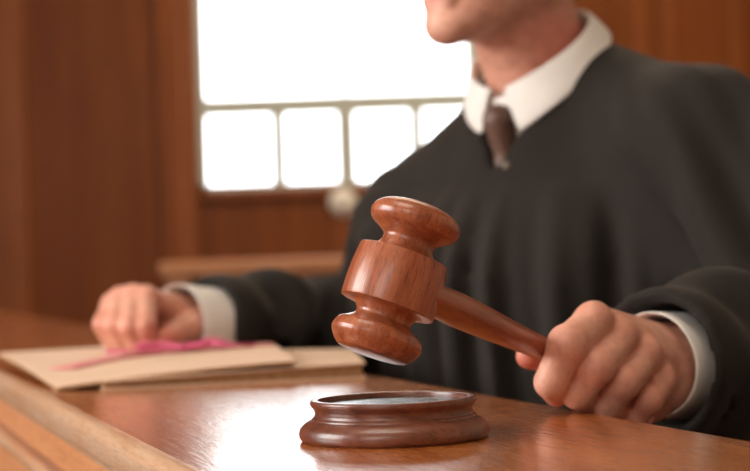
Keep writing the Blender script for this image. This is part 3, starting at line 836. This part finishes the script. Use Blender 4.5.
# --- shirt (visible in the neck opening) and collar
def shirt(P):
    A = (axf, axl, axu)
    d = ellip(P, L(-0.03, 0, -0.06), A, (.113, .172, .198))
    d = smin(d, cone(P, L(-0.02, 0.04, 0.12), LS, .056, .05), 0.04); d = smin(d, cone(P, L(-0.02, -0.04, 0.12), RS, .056, .05), 0.04)
    d = smin(d, cone(P, L(-0.02, 0, 0.12), L(0.004, 0, 0.165), .060, .062), 0.03)
    d = smax(d, (P - V(L(0.0, 0, 0.192))) @ V((fw_ * 0.5 + UPV * 0.86).normalized()), 0.004)
    return d
lo, hi = bounds([L(0.15, 0, 0.25), L(-0.2, 0.2, -0.2), L(-0.2, -0.2, -0.2), L(0.15, 0.2, 0)], 0.03)
v, f = nets(shirt, lo, hi, 0.006)
link('shirt', mesh_np('shirt', v, f), M['cloth'], per)
# collar: stand plus folded leaf, one band running round the neck with two points
bm = bmesh.new(); rows = []
NU = 60
nax = (fw_ * 0.55 + UPV * 0.835).normalized(); nfr = (fw_ * 0.835 - UPV * 0.55).normalized()
CC = L(0.008, 0, 0.195)
def ring(a, r, h, rf=1.0):
    return CC + nfr * (r * rf * math.cos(a)) + lf_ * (r * math.sin(a)) + nax * h
for i in range(NU + 1):
    t = i / NU; a = math.radians(8 + 344 * t); fr = abs(1 - 2 * t) ** 3
    topi = ring(a, .064, 0.019 - 0.014 * fr); fold = ring(a, .066, 0.022 - 0.014 * fr)
    foldo = ring(a, .069, 0.020 - 0.014 * fr)
    mid = ring(a, .0740 + 0.007 * fr, 0.006 - 0.016 * fr)
    lowp = ring(a, .078 + 0.013 * fr, -0.005 - 0.028 * fr)
    if fr > 0.0:
        sgn = 1 if t < 0.5 else -1
        lowp = lowp + lf_ * sgn * 0.012 * fr
        mid = mid + lf_ * sgn * 0.006 * fr
    ins_ = ring(a, .066, 0.0)
    rows.append([bm.verts.new(p) for p in (ins_, topi, fold, foldo, mid, lowp)])
for a_, b_ in zip(rows, rows[1:]):
    for k_ in range(5): bm.faces.new((a_[k_], a_[k_ + 1], b_[k_ + 1], b_[k_]))
o = from_bm('collar', bm, M['cloth'], per, True)
m = o.modifiers.new('solid', 'SOLIDIFY'); m.thickness = 0.002; m.offset = 0
m = o.modifiers.new('sub', 'SUBSURF'); m.levels = m.render_levels = 1
# tie
def tie(P):
    k0 = ring(0, .084, -0.018); k1 = ring(0, .092, -0.047)
    d = cone(P, k0, k1, .0160, .0125)
    w0 = k1; w1 = L(0.060, 0.0, 0.04); w2 = L(0.060, 0, -0.10)
    e = np.minimum(cone(P, w0, w1, .010, .017), cone(P, w1, w2, .017, .028))
    q = (P - V(w0)) @ V(fw_)
    tt = (P - V(L(0.083, 0, 0)) ) @ V(fw_)
    e = smax(e, tt - 0.002, 0.003)
    return smin(d, e, 0.003)
lo, hi = bounds([ring(0, .08, 0), L(0.11, 0, -0.1)], 0.04)
v, f = nets(tie, lo, hi, 0.002)
link('tie', mesh_np('tie', v, f), M['tie'], per)

# --- robe
CL0 = PX(650, 366, 1.262); CR0 = PX(175, 327, 1.905)
def ang_about(P, c):
    q = P - V(c); return np.arctan2(q @ V(lf_), q @ V(fw_))
def robe(P):
    A = (axf, axl, axu)
    q = P - V(NB); ff = q @ V(fw_); ll = q @ V(lf_); zz = q[..., 2]
    ch = ellip(P, L(-0.03, 0, -0.07), A, (.140, .190, .215))
    ch = smin(ch, cone(P, L(-0.03, 0.05, -0.05), L(-0.07, 0.07, -0.36), .145, .18), 0.05)
    ch = smin(ch, cone(P, L(-0.03, -0.05, -0.05), L(-0.07, -0.07, -0.36), .145, .18), 0.05)
    ch = smin(ch, ellip(P, L(-0.12, 0, -0.36), A, (.17, .20, .16)), 0.06)
    # gathered pleats below the yoke
    th = np.arctan2(ll, ff + 0.10)
    amp = 0.0105 * np.clip((0.075 - zz) / 0.10, 0, 1) * np.clip((zz + 1.1), 0, 1)
    ph = th * 21 + 1.3 * np.sin(th * 5 + 1) + 1.2 * np.sin(zz * 5 + th * 3)
    pl = np.sin(ph) + 0.45 * np.sin(ph * 2.3 + zz * 6)
    ch = ch + amp * pl
    # yoke seam
    ch = ch + 0.0045 * np.exp(-((zz - 0.075 + 0.02 * np.abs(ll) ) / 0.006) ** 2)
    d = ch
    for S_, s in ((LS, 1), (RS, -1)):
        d = smin(d, cone(P, L(-0.03, 0.045 * s, 0.150 if s > 0 else 0.135), S_ + Vector((0, 0, -0.002)), .062, .066), 0.045)
    # left sleeve with long curved folds
    def sleeve(S_, E_, W_, r0, r1, r2, seed, frac):
        W_ = Vector(W_)
        e = cone(P, S_, E_, r0, r1)
        W2 = W_ + (E_ - W_).normalized() * frac
        e2 = cone(P, E_, W2, r1, r2)
        dd = (E_ - S_).normalized(); u_ = V(dd); o1 = dd.cross(UPV).normalized(); o2 = dd.cross(o1)
        qq = P - V(S_); a_ = np.arctan2(qq @ V(o1), qq @ V(o2)); t_ = (qq @ u_) / (E_ - S_).length
        e = e + 0.014 * np.sin(a_ * 5 + seed + 3.5 * t_) * np.clip(t_ * 2 + 0.3, 0, 1) + 0.004 * np.sin(a_ * 11 + 5 * t_)
        d2 = (W2 - E_).normalized(); o1 = d2.cross(UPV).normalized(); o2 = d2.cross(o1)
        qq = P - V(E_); a_ = np.arctan2(qq @ V(o1), qq @ V(o2)); t_ = (qq @ V(d2))
        fd = np.clip(((W2 - E_).length - t_) / 0.05, 0, 1)
        e2 = e2 + fd * (0.008 * np.sin(t_ * 75 + 1.2 * np.sin(a_ * 2) + seed) + 0.004 * np.sin(a_ * 4 + t_ * 20))
        cut = (P - V(W2)) @ V(d2)
        e2 = smax(e2, cut - 0.01, 0.006)
        # open sleeve end
        hol = cone(P, W2 + d2 * -0.012, W2 + d2 * 0.03, r2 * 0.80, r2 * 0.83)
        e2 = smax(e2, -hol, 0.004)
        return smin(e, e2, 0.03)
    d = smin(d, sleeve(LS, LE, CL0, .073, .080, .057, 0.5, 0.014), 0.035)
    d = smin(d, sleeve(RS, RE, CR0, .066, .066, .060, 2.0, 0.050), 0.035)
    # skirt over the lap and to the floor
    for s in (1, -1):
        kn1 = L(0.24, 0.10 * s, -0.40); hp_ = L(-0.12, 0.09 * s, -0.40); an = L(0.24, 0.11 * s, -0.84)
        sk = smin(cone(P, hp_, kn1, .12, .09), cone(P, kn1, an, .09, .11), 0.04) + 0.006 * np.sin(ll * 60)
        d = smin(d, sk, 0.05)
    d = smin(d, cone(P, L(-0.02, 0, 0.06), L(-0.002, 0, 0.150), .096, .074), 0.03)
    # neck opening: a V down the front
    vcut = np.abs(ll - 0.0) - np.clip((zz - 0.082) * 0.62, -1, 0.05)
    vcut = np.maximum(vcut, 0.02 - ff)
    vcut = np.maximum(vcut, 0.0 - (zz - 0.06))
    d = smax(d, -vcut, 0.005)
    nk = cone(P, L(0.0, 0, 0.190), L(0.06, 0, 0.30), .064, .075)
    d = smax(d, -nk, 0.006)
    # the sleeve lies on the ledge and papers instead of sinking in
    qn = (P - V(L0)) @ V(N2)
    d = smax(d, -np.maximum(np.maximum(P[..., 2] - (DESK + 0.019), qn - 0.320), -qn - 0.05), 0.006)
    # line where the two fronts meet
    d = d + np.where(ff > 0, 0.004 * np.exp(-((ll - 0.0) / 0.003) ** 2) * (zz < 0.05), 0)
    return d
v, f = nets(robe, (-0.42, 1.20, 0.425), (0.64, 2.42, 1.64), 0.0062)
v = relax(v, f, 2, 0.5)
link('robe', mesh_np('robe', v, f), M['robe'], per)
# small stud below the tie knot, sitting on the cloth
stud = None
for i_ in range(300):
    q_ = PX(507, 166, 1.5 + i_ * 0.001)
    if robe(np.array([[tuple(q_)]], dtype=np.float32))[0, 0] < 0: stud = q_; break
stud = stud or PX(507, 166, 1.66)
bm = bmesh.new(); bmesh.ops.create_uvsphere(bm, u_segments=20, v_segments=12, radius=0.0042, matrix=Matrix.Translation(stud))
from_bm('button', bm, M['button'], per, True)

# --- shirt cuffs
def cuff(name, c0, d, r0, r1, ln, flat=1.0, zmin=-9):
    d = d.normalized(); a1 = d.cross(UPV).normalized(); a2 = d.cross(a1)
    bm = bmesh.new(); rows = []
    for (t, r) in ((0.0, r0), (0.002, r0 + 0.001), (0.33, r0 * .6 + r1 * .4), (0.7, r1), (1.0, r1)):
        rows.append([])
        for k_ in range(48):
            a = 2 * math.pi * k_ / 48; rr = r * (1 + 0.02 * math.sin(3 * a + 5 * t))
            rows[-1].append(bm.verts.new(c0 + d * (t * ln) + a1 * rr * math.cos(a) + a2 * rr * flat * math.sin(a)))
    for a_, b_ in zip(rows, rows[1:]):
        for k_ in range(48): bm.faces.new((a_[k_], a_[(k_ + 1) % 48], b_[(k_ + 1) % 48], b_[k_]))
    for v_ in bm.verts: v_.co.z = max(v_.co.z, zmin)
    o = from_bm(name, bm, M['cloth'], per, True)
    m = o.modifiers.new('solid', 'SOLIDIFY'); m.thickness = 0.0035; m.offset = -1
    m = o.modifiers.new('sub', 'SUBSURF'); m.levels = m.render_levels = 1
cuff('shirt_cuff', CL0, LE - CL0, 0.0375, 0.0405, 0.075, 1.0)
cuff('shirt_cuff', CR0, RE - CR0, 0.0465, 0.0475, 0.09, 0.97, zmin=DESK + 0.0215)

# --- chair behind the person
chz = HIP.z - 0.11
hx = L(-0.14, 0, 0)
ch = empty('desk_chair', (hx.x, hx.y, 0.42), 'dark leather chair that the robed person sits on', 'chair')
Rm = Matrix.Translation((hx.x, hx.y, 0)) @ Matrix(((lf_.x, fw_.x, 0), (lf_.y, fw_.y, 0), (0, 0, 1))).to_4x4()
sz = ZC - 0.49
def chp(name, lo, hi, mat, bev):
    bm = bmesh.new(); box(bm, lo, hi, Rm, bev); return from_bm(name, bm, mat, ch)
chp('seat', (-0.23, -0.22, sz - 0.09), (0.23, 0.24, sz), M['leather'], 0.02)
chp('backrest', (-0.2, -0.29, sz + 0.0), (0.2, -0.23, sz + 0.42), M['leather'], 0.02)
for sx in (-0.2, 0.16):
    for sy in (-0.2, 0.18): chp('leg', (sx, sy, 0.42), (sx + 0.04, sy + 0.04, sz - 0.085), M['panel2'], 0.004)
